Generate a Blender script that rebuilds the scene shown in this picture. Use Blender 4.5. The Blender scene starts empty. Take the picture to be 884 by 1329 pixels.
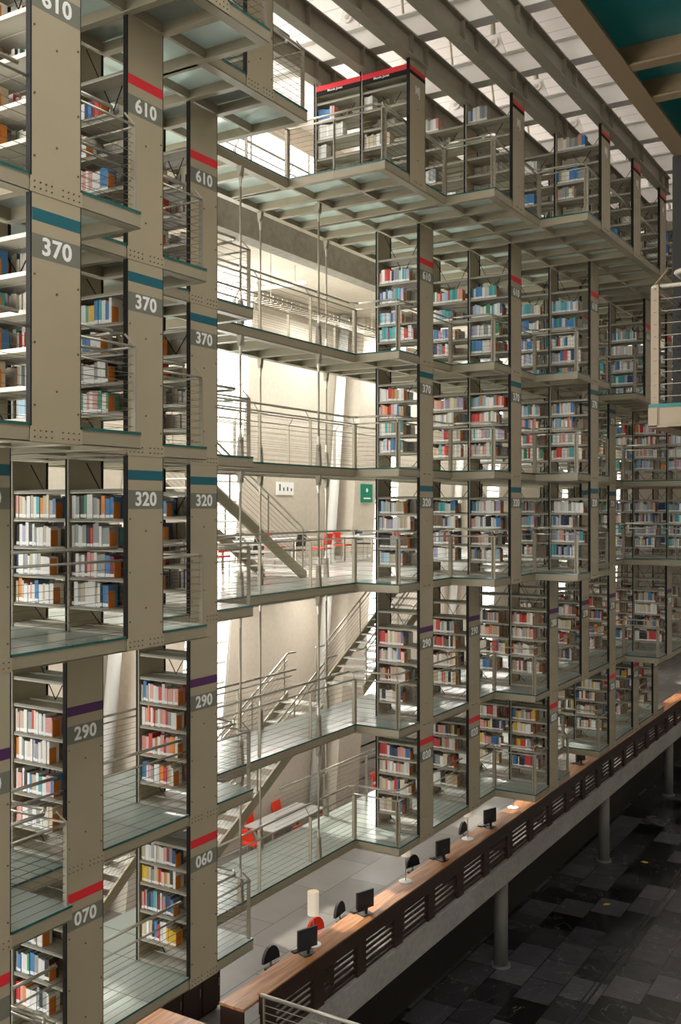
import bpy, math, random
from mathutils import Vector
R_ = random.Random(7)
C = bpy.context.scene.collection
SC = bpy.context.scene
EYE = 12.8                      # eye height above the dark lower floor
# ------------------------------------------------------------------ materials
MATS = {}
def nodes_mat(name):
    m = bpy.data.materials.new(name); m.use_nodes = True
    nt = m.node_tree; nt.nodes.clear()
    out = nt.nodes.new('ShaderNodeOutputMaterial')
    MATS[name] = m
    return m, nt, out
def principled(name, col, rough=.5, metal=0., spec=.5, noise=.06, scale=6., emis=None, bump=0.):
    m, nt, out = nodes_mat(name)
    b = nt.nodes.new('ShaderNodeBsdfPrincipled')
    b.inputs['Roughness'].default_value = rough; b.inputs['Metallic'].default_value = metal
    b.inputs['Specular IOR Level'].default_value = spec
    tc = nt.nodes.new('ShaderNodeTexCoord'); nz = nt.nodes.new('ShaderNodeTexNoise')
    nz.inputs['Scale'].default_value = scale; nz.inputs['Detail'].default_value = 4
    geo = nt.nodes.new('ShaderNodeNewGeometry')
    nt.links.new(geo.outputs['Position'], nz.inputs['Vector'])
    mx = nt.nodes.new('ShaderNodeMix'); mx.data_type = 'RGBA'
    c = col
    mx.inputs[6].default_value = (c[0]*(1-noise), c[1]*(1-noise), c[2]*(1-noise), 1)
    mx.inputs[7].default_value = (min(1, c[0]*(1+noise)), min(1, c[1]*(1+noise)), min(1, c[2]*(1+noise)), 1)
    nt.links.new(nz.outputs['Fac'], mx.inputs[0]); nt.links.new(mx.outputs[2], b.inputs['Base Color'])
    if emis:
        b.inputs['Emission Color'].default_value = (*emis[0], 1); b.inputs['Emission Strength'].default_value = emis[1]
    if bump:
        bp = nt.nodes.new('ShaderNodeBump'); bp.inputs['Strength'].default_value = bump; bp.inputs['Distance'].default_value = .02
        nt.links.new(nz.outputs['Fac'], bp.inputs['Height']); nt.links.new(bp.outputs['Normal'], b.inputs['Normal'])
    nt.links.new(b.outputs[0], out.inputs[0])
    return m
principled('paint', (.375, .315, .213), .42, noise=.05, scale=2.5)          # tan painted steel
principled('paint_dark', (.012, .011, .010), .7, spec=.2)                        # black edge channel
principled('beam', (.305, .262, .18), .45, noise=.06)
principled('girder', (.30, .265, .205), .5, noise=.1)
principled('shelf', (.42, .39, .31), .5)
principled('plate', (.17, .17, .13), .55)
principled('white', (.85, .85, .82), .5)
principled('red_band', (.72, .02, .03), .5, noise=.03)
principled('teal_band', (.004, .11, .14), .5, noise=.03)
principled('purple_band', (.08, .015, .10), .5, noise=.03)
principled('steel', (.50, .47, .40), .32, .75, noise=.08, scale=20)
principled('steel_post', (.33, .29, .22), .42, .3, noise=.06)
principled('bolt', (.16, .13, .10), .4, .6)
principled('orange', (.55, .165, .012), .45)
principled('page', (.55, .49, .40), .8)
principled('label', (.80, .80, .78), .6)
principled('chair_red', (.80, .045, .015), .4)
principled('chair_black', (.02, .02, .022), .5)
principled('screen', (.015, .015, .018), .25)
principled('table_top', (.48, .48, .47), .35)
principled('stair_tread', (.46, .45, .41), .4)
principled('shade', (.78, .70, .58), .7, emis=((1, .86, .66), .25))
principled('leaf', (.55, .42, .03), .6)
principled('green_sign', (.0, .20, .12), .5)
principled('yellow', (.75, .62, .02), .5)
principled('dark_wood', (.032, .013, .008), .45, noise=.3, scale=9)
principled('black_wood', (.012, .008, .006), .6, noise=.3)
principled('roof_white', (.70, .66, .62), .6, noise=.05, scale=2)
principled('lamp_white', (.9, .9, .88), .5, emis=((1, .98, .92), 1.2))
principled('window_frame', (.60, .60, .57), .5)
principled('column_grey', (.20, .19, .18), .5)
principled('wall_grey', (.36, .34, .31), .8)

def concrete(name, col, stain=.25):
    m, nt, out = nodes_mat(name)
    b = nt.nodes.new('ShaderNodeBsdfPrincipled'); b.inputs['Roughness'].default_value = .75
    geo = nt.nodes.new('ShaderNodeNewGeometry')
    n1 = nt.nodes.new('ShaderNodeTexNoise'); n1.inputs['Scale'].default_value = .8; n1.inputs['Detail'].default_value = 8
    n2 = nt.nodes.new('ShaderNodeTexNoise'); n2.inputs['Scale'].default_value = 7; n2.inputs['Detail'].default_value = 6
    for n in (n1, n2): nt.links.new(geo.outputs['Position'], n.inputs['Vector'])
    mp = nt.nodes.new('ShaderNodeMath'); mp.operation = 'ADD'
    nt.links.new(n1.outputs['Fac'], mp.inputs[0]); nt.links.new(n2.outputs['Fac'], mp.inputs[1])
    cr = nt.nodes.new('ShaderNodeValToRGB')
    cr.color_ramp.elements[0].position = .35; cr.color_ramp.elements[1].position = .62
    cr.color_ramp.elements[0].color = (*[c*(1-stain) for c in col], 1); cr.color_ramp.elements[1].color = (*col, 1)
    md = nt.nodes.new('ShaderNodeMath'); md.operation = 'MULTIPLY'; md.inputs[1].default_value = .5
    nt.links.new(mp.outputs[0], md.inputs[0]); nt.links.new(md.outputs[0], cr.inputs[0])
    nt.links.new(cr.outputs[0], b.inputs['Base Color']); nt.links.new(b.outputs[0], out.inputs[0])
concrete('concrete', (.58, .52, .43), .14)
concrete('concrete_beam', (.30, .28, .23), .35)
concrete('concrete_edge', (.40, .38, .35), .3)

def boards(name, col, period, axis=0, gap=.05, dark=.45):
    m, nt, out = nodes_mat(name)
    b = nt.nodes.new('ShaderNodeBsdfPrincipled'); b.inputs['Roughness'].default_value = .6
    geo = nt.nodes.new('ShaderNodeNewGeometry'); sp = nt.nodes.new('ShaderNodeSeparateXYZ')
    nt.links.new(geo.outputs['Position'], sp.inputs[0])
    d = nt.nodes.new('ShaderNodeMath'); d.operation = 'DIVIDE'; d.inputs[1].default_value = period
    nt.links.new(sp.outputs[axis], d.inputs[0])
    f = nt.nodes.new('ShaderNodeMath'); f.operation = 'FRACT'; nt.links.new(d.outputs[0], f.inputs[0])
    g = nt.nodes.new('ShaderNodeMath'); g.operation = 'GREATER_THAN'; g.inputs[1].default_value = gap
    nt.links.new(f.outputs[0], g.inputs[0])
    mx = nt.nodes.new('ShaderNodeMix'); mx.data_type = 'RGBA'
    mx.inputs[6].default_value = (*[c*dark for c in col], 1); mx.inputs[7].default_value = (*col, 1)
    nt.links.new(g.outputs[0], mx.inputs[0]); nt.links.new(mx.outputs[2], b.inputs['Base Color'])
    nt.links.new(b.outputs[0], out.inputs[0])
boards('roof_boards', (.52, .46, .435), .62, 0)
def translucent_roof():
    m = MATS['roof_boards']; nt = m.node_tree
    b = [n for n in nt.nodes if n.type == 'BSDF_PRINCIPLED'][0]; mx = [n for n in nt.nodes if n.type == 'MIX'][0]; out = [n for n in nt.nodes if n.type == 'OUTPUT_MATERIAL'][0]
    t = nt.nodes.new('ShaderNodeBsdfTranslucent'); nt.links.new(mx.outputs[2], t.inputs[0])
    s = nt.nodes.new('ShaderNodeMixShader'); s.inputs[0].default_value = ROOF_T
    nt.links.new(b.outputs[0], s.inputs[1]); nt.links.new(t.outputs[0], s.inputs[2]); nt.links.new(s.outputs[0], out.inputs[0])
ROOF_T = .02
translucent_roof()

def wood(name, c1, c2):
    m, nt, out = nodes_mat(name)
    b = nt.nodes.new('ShaderNodeBsdfPrincipled'); b.inputs['Roughness'].default_value = .4
    geo = nt.nodes.new('ShaderNodeNewGeometry'); mp = nt.nodes.new('ShaderNodeMapping')
    mp.inputs['Scale'].default_value = (.7, 9, 9); nt.links.new(geo.outputs['Position'], mp.inputs[0])
    n = nt.nodes.new('ShaderNodeTexNoise'); n.inputs['Scale'].default_value = 1.6; n.inputs['Detail'].default_value = 6
    nt.links.new(mp.outputs[0], n.inputs['Vector'])
    cr = nt.nodes.new('ShaderNodeValToRGB'); cr.color_ramp.elements[0].position = .35; cr.color_ramp.elements[1].position = .65
    cr.color_ramp.elements[0].color = (*c1, 1); cr.color_ramp.elements[1].color = (*c2, 1)
    nt.links.new(n.outputs['Fac'], cr.inputs[0]); nt.links.new(cr.outputs[0], b.inputs['Base Color'])
    nt.links.new(b.outputs[0], out.inputs[0])
wood('desk_wood', (.27, .10, .038), (.52, .24, .10))

def tiles(name, c1, c2, mortar, w, h, rough=.3, veins=False, msize=.012, off=.5, spec=.5):
    m, nt, out = nodes_mat(name)
    b = nt.nodes.new('ShaderNodeBsdfPrincipled'); b.inputs['Roughness'].default_value = rough
    b.inputs['Specular IOR Level'].default_value = spec
    geo = nt.nodes.new('ShaderNodeNewGeometry')
    br = nt.nodes.new('ShaderNodeTexBrick'); br.offset = off
    br.inputs['Scale'].default_value = 1; br.inputs['Brick Width'].default_value = w; br.inputs['Row Height'].default_value = h
    br.inputs['Mortar Size'].default_value = msize; br.inputs['Bias'].default_value = 0
    br.inputs['Color1'].default_value = (*c1, 1); br.inputs['Color2'].default_value = (*c2, 1); br.inputs['Mortar'].default_value = (*mortar, 1)
    nt.links.new(geo.outputs['Position'], br.inputs['Vector'])
    n = nt.nodes.new('ShaderNodeTexNoise'); n.inputs['Scale'].default_value = 2.2; n.inputs['Detail'].default_value = 8
    nt.links.new(geo.outputs['Position'], n.inputs['Vector'])
    mx = nt.nodes.new('ShaderNodeMix'); mx.data_type = 'RGBA'; mx.blend_type = 'MULTIPLY'; mx.inputs[0].default_value = .4
    nt.links.new(br.outputs['Color'], mx.inputs[6]); nt.links.new(n.outputs['Fac'], mx.inputs[7])
    last = mx.outputs[2]
    if veins:
        v = nt.nodes.new('ShaderNodeTexNoise'); v.inputs['Scale'].default_value = .55; v.inputs['Detail'].default_value = 10; v.inputs['Distortion'].default_value = 1.5
        nt.links.new(geo.outputs['Position'], v.inputs['Vector'])
        cr = nt.nodes.new('ShaderNodeValToRGB'); e = cr.color_ramp.elements
        e[0].position = .497; e[0].color = (0, 0, 0, 1); e[1].position = .5; e[1].color = (.3, .29, .28, 1)
        e2 = cr.color_ramp.elements.new(.503); e2.color = (0, 0, 0, 1)
        nt.links.new(v.outputs['Fac'], cr.inputs[0])
        ad = nt.nodes.new('ShaderNodeMix'); ad.data_type = 'RGBA'; ad.blend_type = 'ADD'; ad.inputs[0].default_value = .45
        nt.links.new(last, ad.inputs[6]); nt.links.new(cr.outputs[0], ad.inputs[7]); last = ad.outputs[2]
    nt.links.new(last, b.inputs['Base Color'])
    rr = nt.nodes.new('ShaderNodeMapRange'); rr.inputs[3].default_value = rough*.7; rr.inputs[4].default_value = rough*1.4
    nt.links.new(n.outputs['Fac'], rr.inputs[0]); nt.links.new(rr.outputs[0], b.inputs['Roughness'])
    nt.links.new(b.outputs[0], out.inputs[0])
tiles('dark_tiles', (.005, .005, .006), (.15, .145, .165), (.003, .003, .003), 1.3, .98, .2, True)
tiles('stone_tiles', (.17, .155, .14), (.25, .23, .21), (.08, .075, .07), 2.2, 1.1, .42, spec=.25)
tiles('pale_tiles', (.50, .48, .44), (.58, .56, .52), (.3, .29, .27), 1.2, 1.2, .2, off=0)

def glass_floor(name, dc, tc):
    m, nt, out = nodes_mat(name)
    df = nt.nodes.new('ShaderNodeBsdfDiffuse'); df.inputs[0].default_value = dc
    tr = nt.nodes.new('ShaderNodeBsdfTranslucent'); tr.inputs[0].default_value = tc
    gl = nt.nodes.new('ShaderNodeBsdfGlossy'); gl.inputs[1].default_value = .18
    geo = nt.nodes.new('ShaderNodeNewGeometry'); nz = nt.nodes.new('ShaderNodeTexNoise'); nz.inputs['Scale'].default_value = 1.3
    nt.links.new(geo.outputs['Position'], nz.inputs['Vector'])
    mr = nt.nodes.new('ShaderNodeMapRange'); mr.inputs[3].default_value = .56; mr.inputs[4].default_value = .68
    nt.links.new(nz.outputs['Fac'], mr.inputs[0])
    m1 = nt.nodes.new('ShaderNodeMixShader'); nt.links.new(mr.outputs[0], m1.inputs[0])
    nt.links.new(df.outputs[0], m1.inputs[1]); nt.links.new(tr.outputs[0], m1.inputs[2])
    fr = nt.nodes.new('ShaderNodeFresnel'); fr.inputs[0].default_value = 1.45
    m2 = nt.nodes.new('ShaderNodeMixShader'); nt.links.new(fr.outputs[0], m2.inputs[0])
    nt.links.new(m1.outputs[0], m2.inputs[1]); nt.links.new(gl.outputs[0], m2.inputs[2])
    nt.links.new(m2.outputs[0], out.inputs[0])
glass_floor('floor_glass', (.70, .75, .69, 1), (.78, .89, .85, 1))
glass_floor('shaded_glass', (.03, .16, .16, 1), (.05, .30, .30, 1))  # floor glass again, with the opposite deck's shade put into its colour
principled('shaded_beam', (.16, .112, .06), .45)  # same steel as the other decks, colour darkened to paint in shade
principled('glass_edge', (.012, .10, .085), .15)
def pane_glass():
    m, nt, out = nodes_mat('pane')
    t = nt.nodes.new('ShaderNodeBsdfTransparent'); t.inputs[0].default_value = (.95, .97, .96, 1)
    gl = nt.nodes.new('ShaderNodeBsdfGlossy'); gl.inputs[1].default_value = .03
    lw = nt.nodes.new('ShaderNodeFresnel'); lw.inputs[0].default_value = 1.3
    mx = nt.nodes.new('ShaderNodeMixShader'); nt.links.new(lw.outputs[0], mx.inputs[0])
    nt.links.new(t.outputs[0], mx.inputs[1]); nt.links.new(gl.outputs[0], mx.inputs[2]); nt.links.new(mx.outputs[0], out.inputs[0])
pane_glass()
BOOKCOL = {'w': ('white', (.72, .70, .66)), 'c': ('cream', (.68, .58, .42)), 'e': ('beige', (.50, .41, .29)), 'g': ('grey', (.30, .31, .31)),
 'b': ('blue', (.05, .19, .42)), 't': ('turquoise', (.06, .36, .40)), 'G': ('green', (.05, .27, .15)), 'r': ('red', (.58, .04, .035)),
 'p': ('pink', (.66, .31, .27)), 'o': ('orange', (.66, .22, .03)), 'k': ('black', (.022, .02, .02)), 'y': ('yellow', (.70, .44, .03)),
 'n': ('navy', (.025, .05, .14)), 'l': ('lavender', (.40, .36, .52)), 'm': ('maroon', (.20, .02, .035)), 'a': ('pale blue', (.36, .50, .60)),
 'h': ('brown', (.16, .09, .05))}
for k, (n, c) in BOOKCOL.items(): principled('book_' + n, c, .5, noise=.12, scale=40)
def attr_mat():
    m, nt, out = nodes_mat('book_mix')
    b = nt.nodes.new('ShaderNodeBsdfPrincipled'); b.inputs['Roughness'].default_value = .5
    a = nt.nodes.new('ShaderNodeAttribute'); a.attribute_name = 'Col'
    nt.links.new(a.outputs['Color'], b.inputs['Base Color']); nt.links.new(b.outputs[0], out.inputs[0])
attr_mat()

# ------------------------------------------------------------------ mesh helpers
class MB:
    def __init__(s): s.v = []; s.f = []; s.m = []; s.mats = []; s.col = []
    def mi(s, m):
        if m not in s.mats: s.mats.append(m)
        return s.mats.index(m)
    def quad(s, pts, m='paint'):
        n = len(s.v); s.v += [tuple(p) for p in pts]; s.f.append(tuple(range(n, n+len(pts)))); s.m.append(s.mi(m))
    def box(s, x0, x1, y0, y1, z0, z1, m='paint'):
        n = len(s.v); k = s.mi(m)
        s.v += [(x0, y0, z0), (x1, y0, z0), (x1, y1, z0), (x0, y1, z0), (x0, y0, z1), (x1, y0, z1), (x1, y1, z1), (x0, y1, z1)]
        for q in ((0, 3, 2, 1), (4, 5, 6, 7), (0, 1, 5, 4), (1, 2, 6, 5), (2, 3, 7, 6), (3, 0, 4, 7)):
            s.f.append(tuple(n+i for i in q)); s.m.append(k)
        return s
    def hexa(s, pts, m='paint'):
        n = len(s.v); k = s.mi(m); s.v += [tuple(p) for p in pts]
        for q in ((0, 3, 2, 1), (4, 5, 6, 7), (0, 1, 5, 4), (1, 2, 6, 5), (2, 3, 7, 6), (3, 0, 4, 7)):
            s.f.append(tuple(n+i for i in q)); s.m.append(k)
        return s
    def tube(s, p, q, r, m='steel', n=6, r2=None):
        p = Vector(p); q = Vector(q); d = (q-p)
        if d.length < 1e-6: return s
        d.normalize(); r2 = r if r2 is None else r2
        up = Vector((0, 0, 1)) if abs(d.z) < .9 else Vector((1, 0, 0))
        a = d.cross(up).normalized(); b = d.cross(a).normalized()
        base = len(s.v); k = s.mi(m)
        for c, rr in ((p, r), (q, r2)):
            for i in range(n):
                t = 2*math.pi*(i+.5)/n
                s.v.append(tuple(c + a*(rr*math.cos(t)) + b*(rr*math.sin(t))))
        for i in range(n):
            j = (i+1) % n
            s.f.append((base+i, base+j, base+n+j, base+n+i)); s.m.append(k)
        s.f.append(tuple(base+i for i in reversed(range(n)))); s.m.append(k)
        s.f.append(tuple(base+n+i for i in range(n))); s.m.append(k)
        return s
    def poly(s, pts, r, m='steel', n=6):
        for a, b in zip(pts, pts[1:]): s.tube(a, b, r, m, n)
        return s
    def bar(s, p, q, w, t, m='steel_post', side=(0, 1, 0)):
        """flat bar from p to q, w wide along side, t thick across"""
        p = Vector(p); q = Vector(q); d = (q-p).normalized(); a = Vector(side); a = (a - d*a.dot(d)).normalized(); b = d.cross(a)
        pts = []
        for c in (p, q):
            pts += [c - a*w/2 - b*t/2, c + a*w/2 - b*t/2, c + a*w/2 + b*t/2, c - a*w/2 + b*t/2]
        return s.hexa(pts, m)
    def lathe(s, c, prof, m, n=16):
        base = len(s.v); k = s.mi(m)
        for r, z in prof:
            for i in range(n):
                t = 2*math.pi*i/n; s.v.append((c[0]+r*math.cos(t), c[1]+r*math.sin(t), c[2]+z))
        for j in range(len(prof)-1):
            for i in range(n):
                i2 = (i+1) % n
                s.f.append((base+j*n+i, base+j*n+i2, base+(j+1)*n+i2, base+(j+1)*n+i)); s.m.append(k)
        return s
ORG = {}
def empty(name, loc, label, cat, group=None):
    o = bpy.data.objects.new(name, None); C.objects.link(o); o.location = loc; o.empty_display_size = .1
    ORG[o.name] = Vector(loc); tag(o, label, cat, group); return o
LABELS = set()
def tag(o, label=None, cat=None, group=None, kind=None):
    if label:
        o['label'] = label
    if cat: o['category'] = cat
    if group: o['group'] = group
    if kind: o['kind'] = kind
    return o
def build(name, mb, parent=None, origin=None, smooth=False):
    org = ORG[parent.name] if parent else Vector(origin if origin else (0, 0, 0))
    me = bpy.data.meshes.new(name)
    me.from_pydata([(x-org.x, y-org.y, z-org.z) for x, y, z in mb.v], [], mb.f)
    for m in mb.mats: me.materials.append(MATS[m])
    me.polygons.foreach_set('material_index', mb.m)
    if smooth: me.polygons.foreach_set('use_smooth', [True]*len(mb.f))
    me.update()
    o = bpy.data.objects.new(name, me); C.objects.link(o)
    if parent: o.parent = parent; ORG[o.name] = org
    else: o.location = org; ORG[o.name] = org
    return o
def struct(name, mb):
    o = build(name, mb); o['kind'] = 'structure'; return o
TXT = {}
def text_mesh(s, size, off=.0):
    key = (s, size)
    if key not in TXT:
        cu = bpy.data.curves.new('letters', 'FONT'); cu.body = s; cu.size = size; cu.align_x = 'CENTER'; cu.align_y = 'CENTER'
        cu.extrude = .002; cu.offset = off; cu.resolution_u = 3; cu.space_character = 1.05
        o = bpy.data.objects.new('letters', cu); C.objects.link(o)
        dg = bpy.context.evaluated_depsgraph_get(); dg.update()
        me = bpy.data.meshes.new_from_object(o.evaluated_get(dg)); me.name = 'numerals'
        me.materials.clear(); me.materials.append(MATS['white'])
        bpy.data.objects.remove(o); TXT[key] = me
    return TXT[key]
def put_text(name, s, size, loc, rot, parent, off=.004, sx=.82):
    o = bpy.data.objects.new(name, text_mesh(s, size, off)); C.objects.link(o); o.parent = parent
    o.location = Vector(loc) - ORG[parent.name]; o.rotation_euler = rot; o.scale = (sx, 1, 1); return o

# ------------------------------------------------------------------ grid of the hanging stacks (metres, X along the hall, Y into the stacks)
R = [6.60, 9.00, 11.40, 13.90, 16.38, 18.83, 21.33, 23.87, 26.40, 28.95, 31.50, 33.98]
W = .62
M = [5.70] + [(R[i-1]+W+R[i])/2 for i in range(1, 12)] + [35.5]
def YK(k): return 9.55 - 1.035*k
YB = 10.585                       # back of the bays, front of the walkway in the gap
YE = 12.0                         # back edge of the decks
LV = ['MJ', '610', '370', '320', '290', '0xx']
ZC = {'top': EYE+8.27, 'MJ': EYE+6.03, '610': EYE+3.08, '370': EYE+.70, '320': EYE-1.67, '290': EYE-4.61, '0xx': EYE-7.0}
ABOVE = {'MJ': 'top', '610': 'MJ', '370': '610', '320': '370', '290': '320', '0xx': '290'}
K = {'MJ':  [2, 2, 1, -1, 1, 2, 3, 3, 3, 4, 4, 4],
     '610': [2, 1, 0, -1, -1, 0, 1, 2, 1, 2, 2, 4],
     '370': [2, 1, 0, -1, -1, 0, 1, 2, 1, 1, 4, 4],
     '320': [1, 1, 0, -1, -1, 0, 1, 2, 1, 1, 4, 4],
     '290': [1, 0, 0, -1, -1, 0, 0, 1, 1, 1, 2, 2],
     '0xx': [1, 0, 0, -1, -1, 0, 0, 1, 0, 1, 1, 1]}
NROW = 12
BAND = {'610': (EYE+5.195, 'red_band'), '370': (EYE+2.80, 'teal_band'), '320': (EYE+.39, 'teal_band'),
        '290': (EYE-2.60, 'purple_band'), '0xx': (EYE-4.97, 'red_band')}
def sign(L, i):
    if L == '0xx': return {0: '080', 1: '070', 2: '060'}.get(i, '020')
    if L == '290': return {7: '280', 8: '270', 9: '270'}.get(i, '290')
    return L
BOARDS = {'610': [.45, .82, 1.27, 1.70, 2.22], '370': [.45, .82, 1.18, 1.55, 1.92], '320': [.41, .78, 1.15, 1.51, 1.87],
          '290': [.43, .86, 1.28, 1.64, 2.02, 2.37], '0xx': [.44, .87, 1.29, 1.62, 1.96], 'MJ': [.36, .72, 1.08, 1.44, 1.80]}
ROWNAME = ['first near', 'second near', 'third near', '', 'gap-side', 'first far', 'second far', 'third far', 'fourth far', 'fifth far', 'sixth far', 'seventh far']
LEVNAME = {'MJ': 'top MJ', '610': '610', '370': '370', '320': '320', '290': '290', '0xx': 'lowest'}
SHELF_MESH = {}
def shelf_part(parent, x, y0, y1, z):
    ln = round(y1-y0, 3)
    if ln not in SHELF_MESH:
        b = MB(); b.box(.02, .30, 0, ln, -.012, .012, 'shelf'); b.box(.02, .035, 0, ln, -.03, .014, 'shelf')
        b.box(.32, .60, 0, ln, -.012, .012, 'shelf'); b.box(.585, .60, 0, ln, -.03, .014, 'shelf'); b.box(.30, .32, 0, ln, -.006, .03, 'shelf')
        me = bpy.data.meshes.new('shelf'); me.from_pydata(b.v, [], b.f); me.materials.append(MATS['shelf']); SHELF_MESH[ln] = me
    o = bpy.data.objects.new('shelf', SHELF_MESH[ln]); C.objects.link(o); o.parent = parent
    o.location = Vector((x, y0, z)) - ORG[parent.name]; return o

BAYS = []       # (level, row, bay index from the front, y0, y1, list of board z, x)
def bookcase(L, i):
    k = K[L][i]
    if k < 0: return
    if L == 'MJ' and i == 3: return
    x = R[i]; y = YK(k); zb = ZC[L]-.075; zt = ZC[ABOVE[L]]-.075
    if L == 'MJ': zt = EYE+8.26
    zf = ZC[L]+.106
    sg = sign(L, i)
    if L == 'MJ': lab = 'steel bookcase marked MJ with red and black band, %s row under the roof' % ROWNAME[i]
    else: lab = 'tan steel bookcase with %s on its end panel, %s row of the stacks' % (sg, ROWNAME[i]) if not (L == '0xx' and i == 0) else 'tan steel bookcase with a red band, first near row of the lowest deck'
    t = empty('bookcase', (x+W/2, y+.5, zf), lab, 'bookcase', 'hanging steel bookcases')
    near = i <= 2
    b = MB()
    b.box(x, x+W, y-.012, y+.028, zb+.03, zt, 'paint')
    ep = build('end_panel', b, t)
    for xa, xb in ((x-.018, x), (x+W, x+W+.012)):
        b = MB(); b.box(xa, xb, y-.012, y+.05, zb+.12, zt, 'paint_dark'); tag(build('edge_channel', b, t), 'black edge strip of the end panel')
    # bolts on the panel
    b = MB(); r = .011
    if near:
        for u, zz in ((.5, .5), (.5, 1.45), (.05, .35), (.95, .3), (.05, .95), (.95, .9), (.05, 1.6), (.95, 1.55)):
            b.tube((x+W*u, y-.012, zb+zz), (x+W*u, y-.022, zb+zz), r, 'bolt', 8)
        for q in range(9):
            u = .04+.115*q
            if q == 4: continue
            for dz in (.045, .105): b.tube((x+W*u, y-.02, zb+dz), (x+W*u, y-.032, zb+dz), .0075, 'bolt', 8)
    else:
        for u, zz in ((.5, .5), (.5, 1.45)): b.tube((x+W*u, y-.012, zb+zz), (x+W*u, y-.02, zb+zz), r, 'bolt', 6)
        for q in (2, 3, 5, 6):
            b.tube((x+W*(.04+.115*q), y-.02, zb+.075), (x+W*(.04+.115*q), y-.03, zb+.075), .012, 'bolt', 6)
    build('bolts', b, t)
    b = MB()
    b.box(x-.02, x+W+.02, y-.02, y-.0125, zb, zb+.15, 'paint'); b.box(x+W*.42, x+W*.62, y-.0205, y-.019, zb+.04, zb+.17, 'paint')
    build('splice_plate', b, t)
    if L != 'MJ':
        zband, bm = BAND[L]
        b = MB(); b.box(x+.002, x+W-.002, y-.0135, y-.0115, zband-.06, zband+.06, bm)
        cb = build('colour_band', b, ep)
        b = MB(); b.box(x+.002, x+W-.002, y-.0135, y-.0115, zband-.415, zband-.185, 'plate')
        build('number_plate', b, ep)
        if not (L == '0xx' and i == 0):
            put_text('numerals', sg, .235, (x+W*.5, y-.016, zband-.30), (math.pi/2, 0, 0), ep, .006, 1.06)
    else:
        b = MB(); b.box(x+.002, x+W-.002, y-.0135, y-.0115, zt-.20, zt-.12, 'red_band'); b.box(x+.002, x+W-.002, y-.0135, y-.0115, zt-.27, zt-.20, 'paint_dark')
        build('colour_band', b, ep)
        put_text('letters', 'MJ', .235, (x+W*.5, y-.016, zt-.52), (math.pi/2, 0, 0), ep)
    nb = k+1
    zbs = [ZC[L]+z for z in BOARDS[L]]
    for q in range(nb):
        y0 = y+.03 if q == 0 else YK(k-q); y1 = YK(k-q-1)
        # partition at the far side of this bay
        b = MB()
        b.box(x+.025, x+W-.025, y1-.012, y1+.012, zf, zt-.02, 'paint')
        b.box(x-.004, x+.030, y1-.022, y1+.022, zf, zt-.02, 'paint_dark'); b.box(x-.006, x+.02, y1-.034, y1-.022, zf, zt-.02, 'shelf')
        b.box(x+W-.03, x+W+.004, y1-.022, y1+.022, zf, zt-.02, 'paint_dark')
        build('upright', b, t)
        shelf_part(t, x, y0, y1-.012, zf+.03)
        for z in zbs: shelf_part(t, x, y0, y1-.012, z)
        b = MB(); xm = x+W/2; ym = (y0+y1)/2
        b.tube((xm, y0+.02, zbs[0]), (xm, y0+.30, zf+.05), .007, 'paint_dark', 4); b.tube((xm, y1-.03, zbs[0]), (xm, y1-.30, zf+.05), .007, 'paint_dark', 4)
        b.tube((xm, y0+.03, zt-.06), (xm, ym, zbs[-1]-.3), .007, 'paint_dark', 4); b.tube((xm, y1-.03, zt-.06), (xm, ym, zbs[-1]-.3), .007, 'paint_dark', 4)
        build('cross_brace', b, t)
        if L == 'MJ' and i == 4:
            b = MB(); b.box(x-.01, x+.01, y0, y1-.035, zt-.20, zt-.10, 'red_band'); b.box(x-.01, x+.01, y0, y1-.035, zt-.29, zt-.20, 'paint_dark')
            b.box(x+.01, x+.58, y0, y1-.035, zt-.29, zt-.27, 'shelf')
            fb = build('fascia_banner', b, t)
            put_text('letters', 'Mundo Joven', .06, (x-.013, (y0+y1)/2+.05, zt-.225), (math.pi/2, 0, -math.pi/2), fb, .001, 1)
        BAYS.append((L, i, q, y0, y1-.035, zbs, x))
for L in LV:
    for i in range(NROW): bookcase(L, i)

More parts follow.
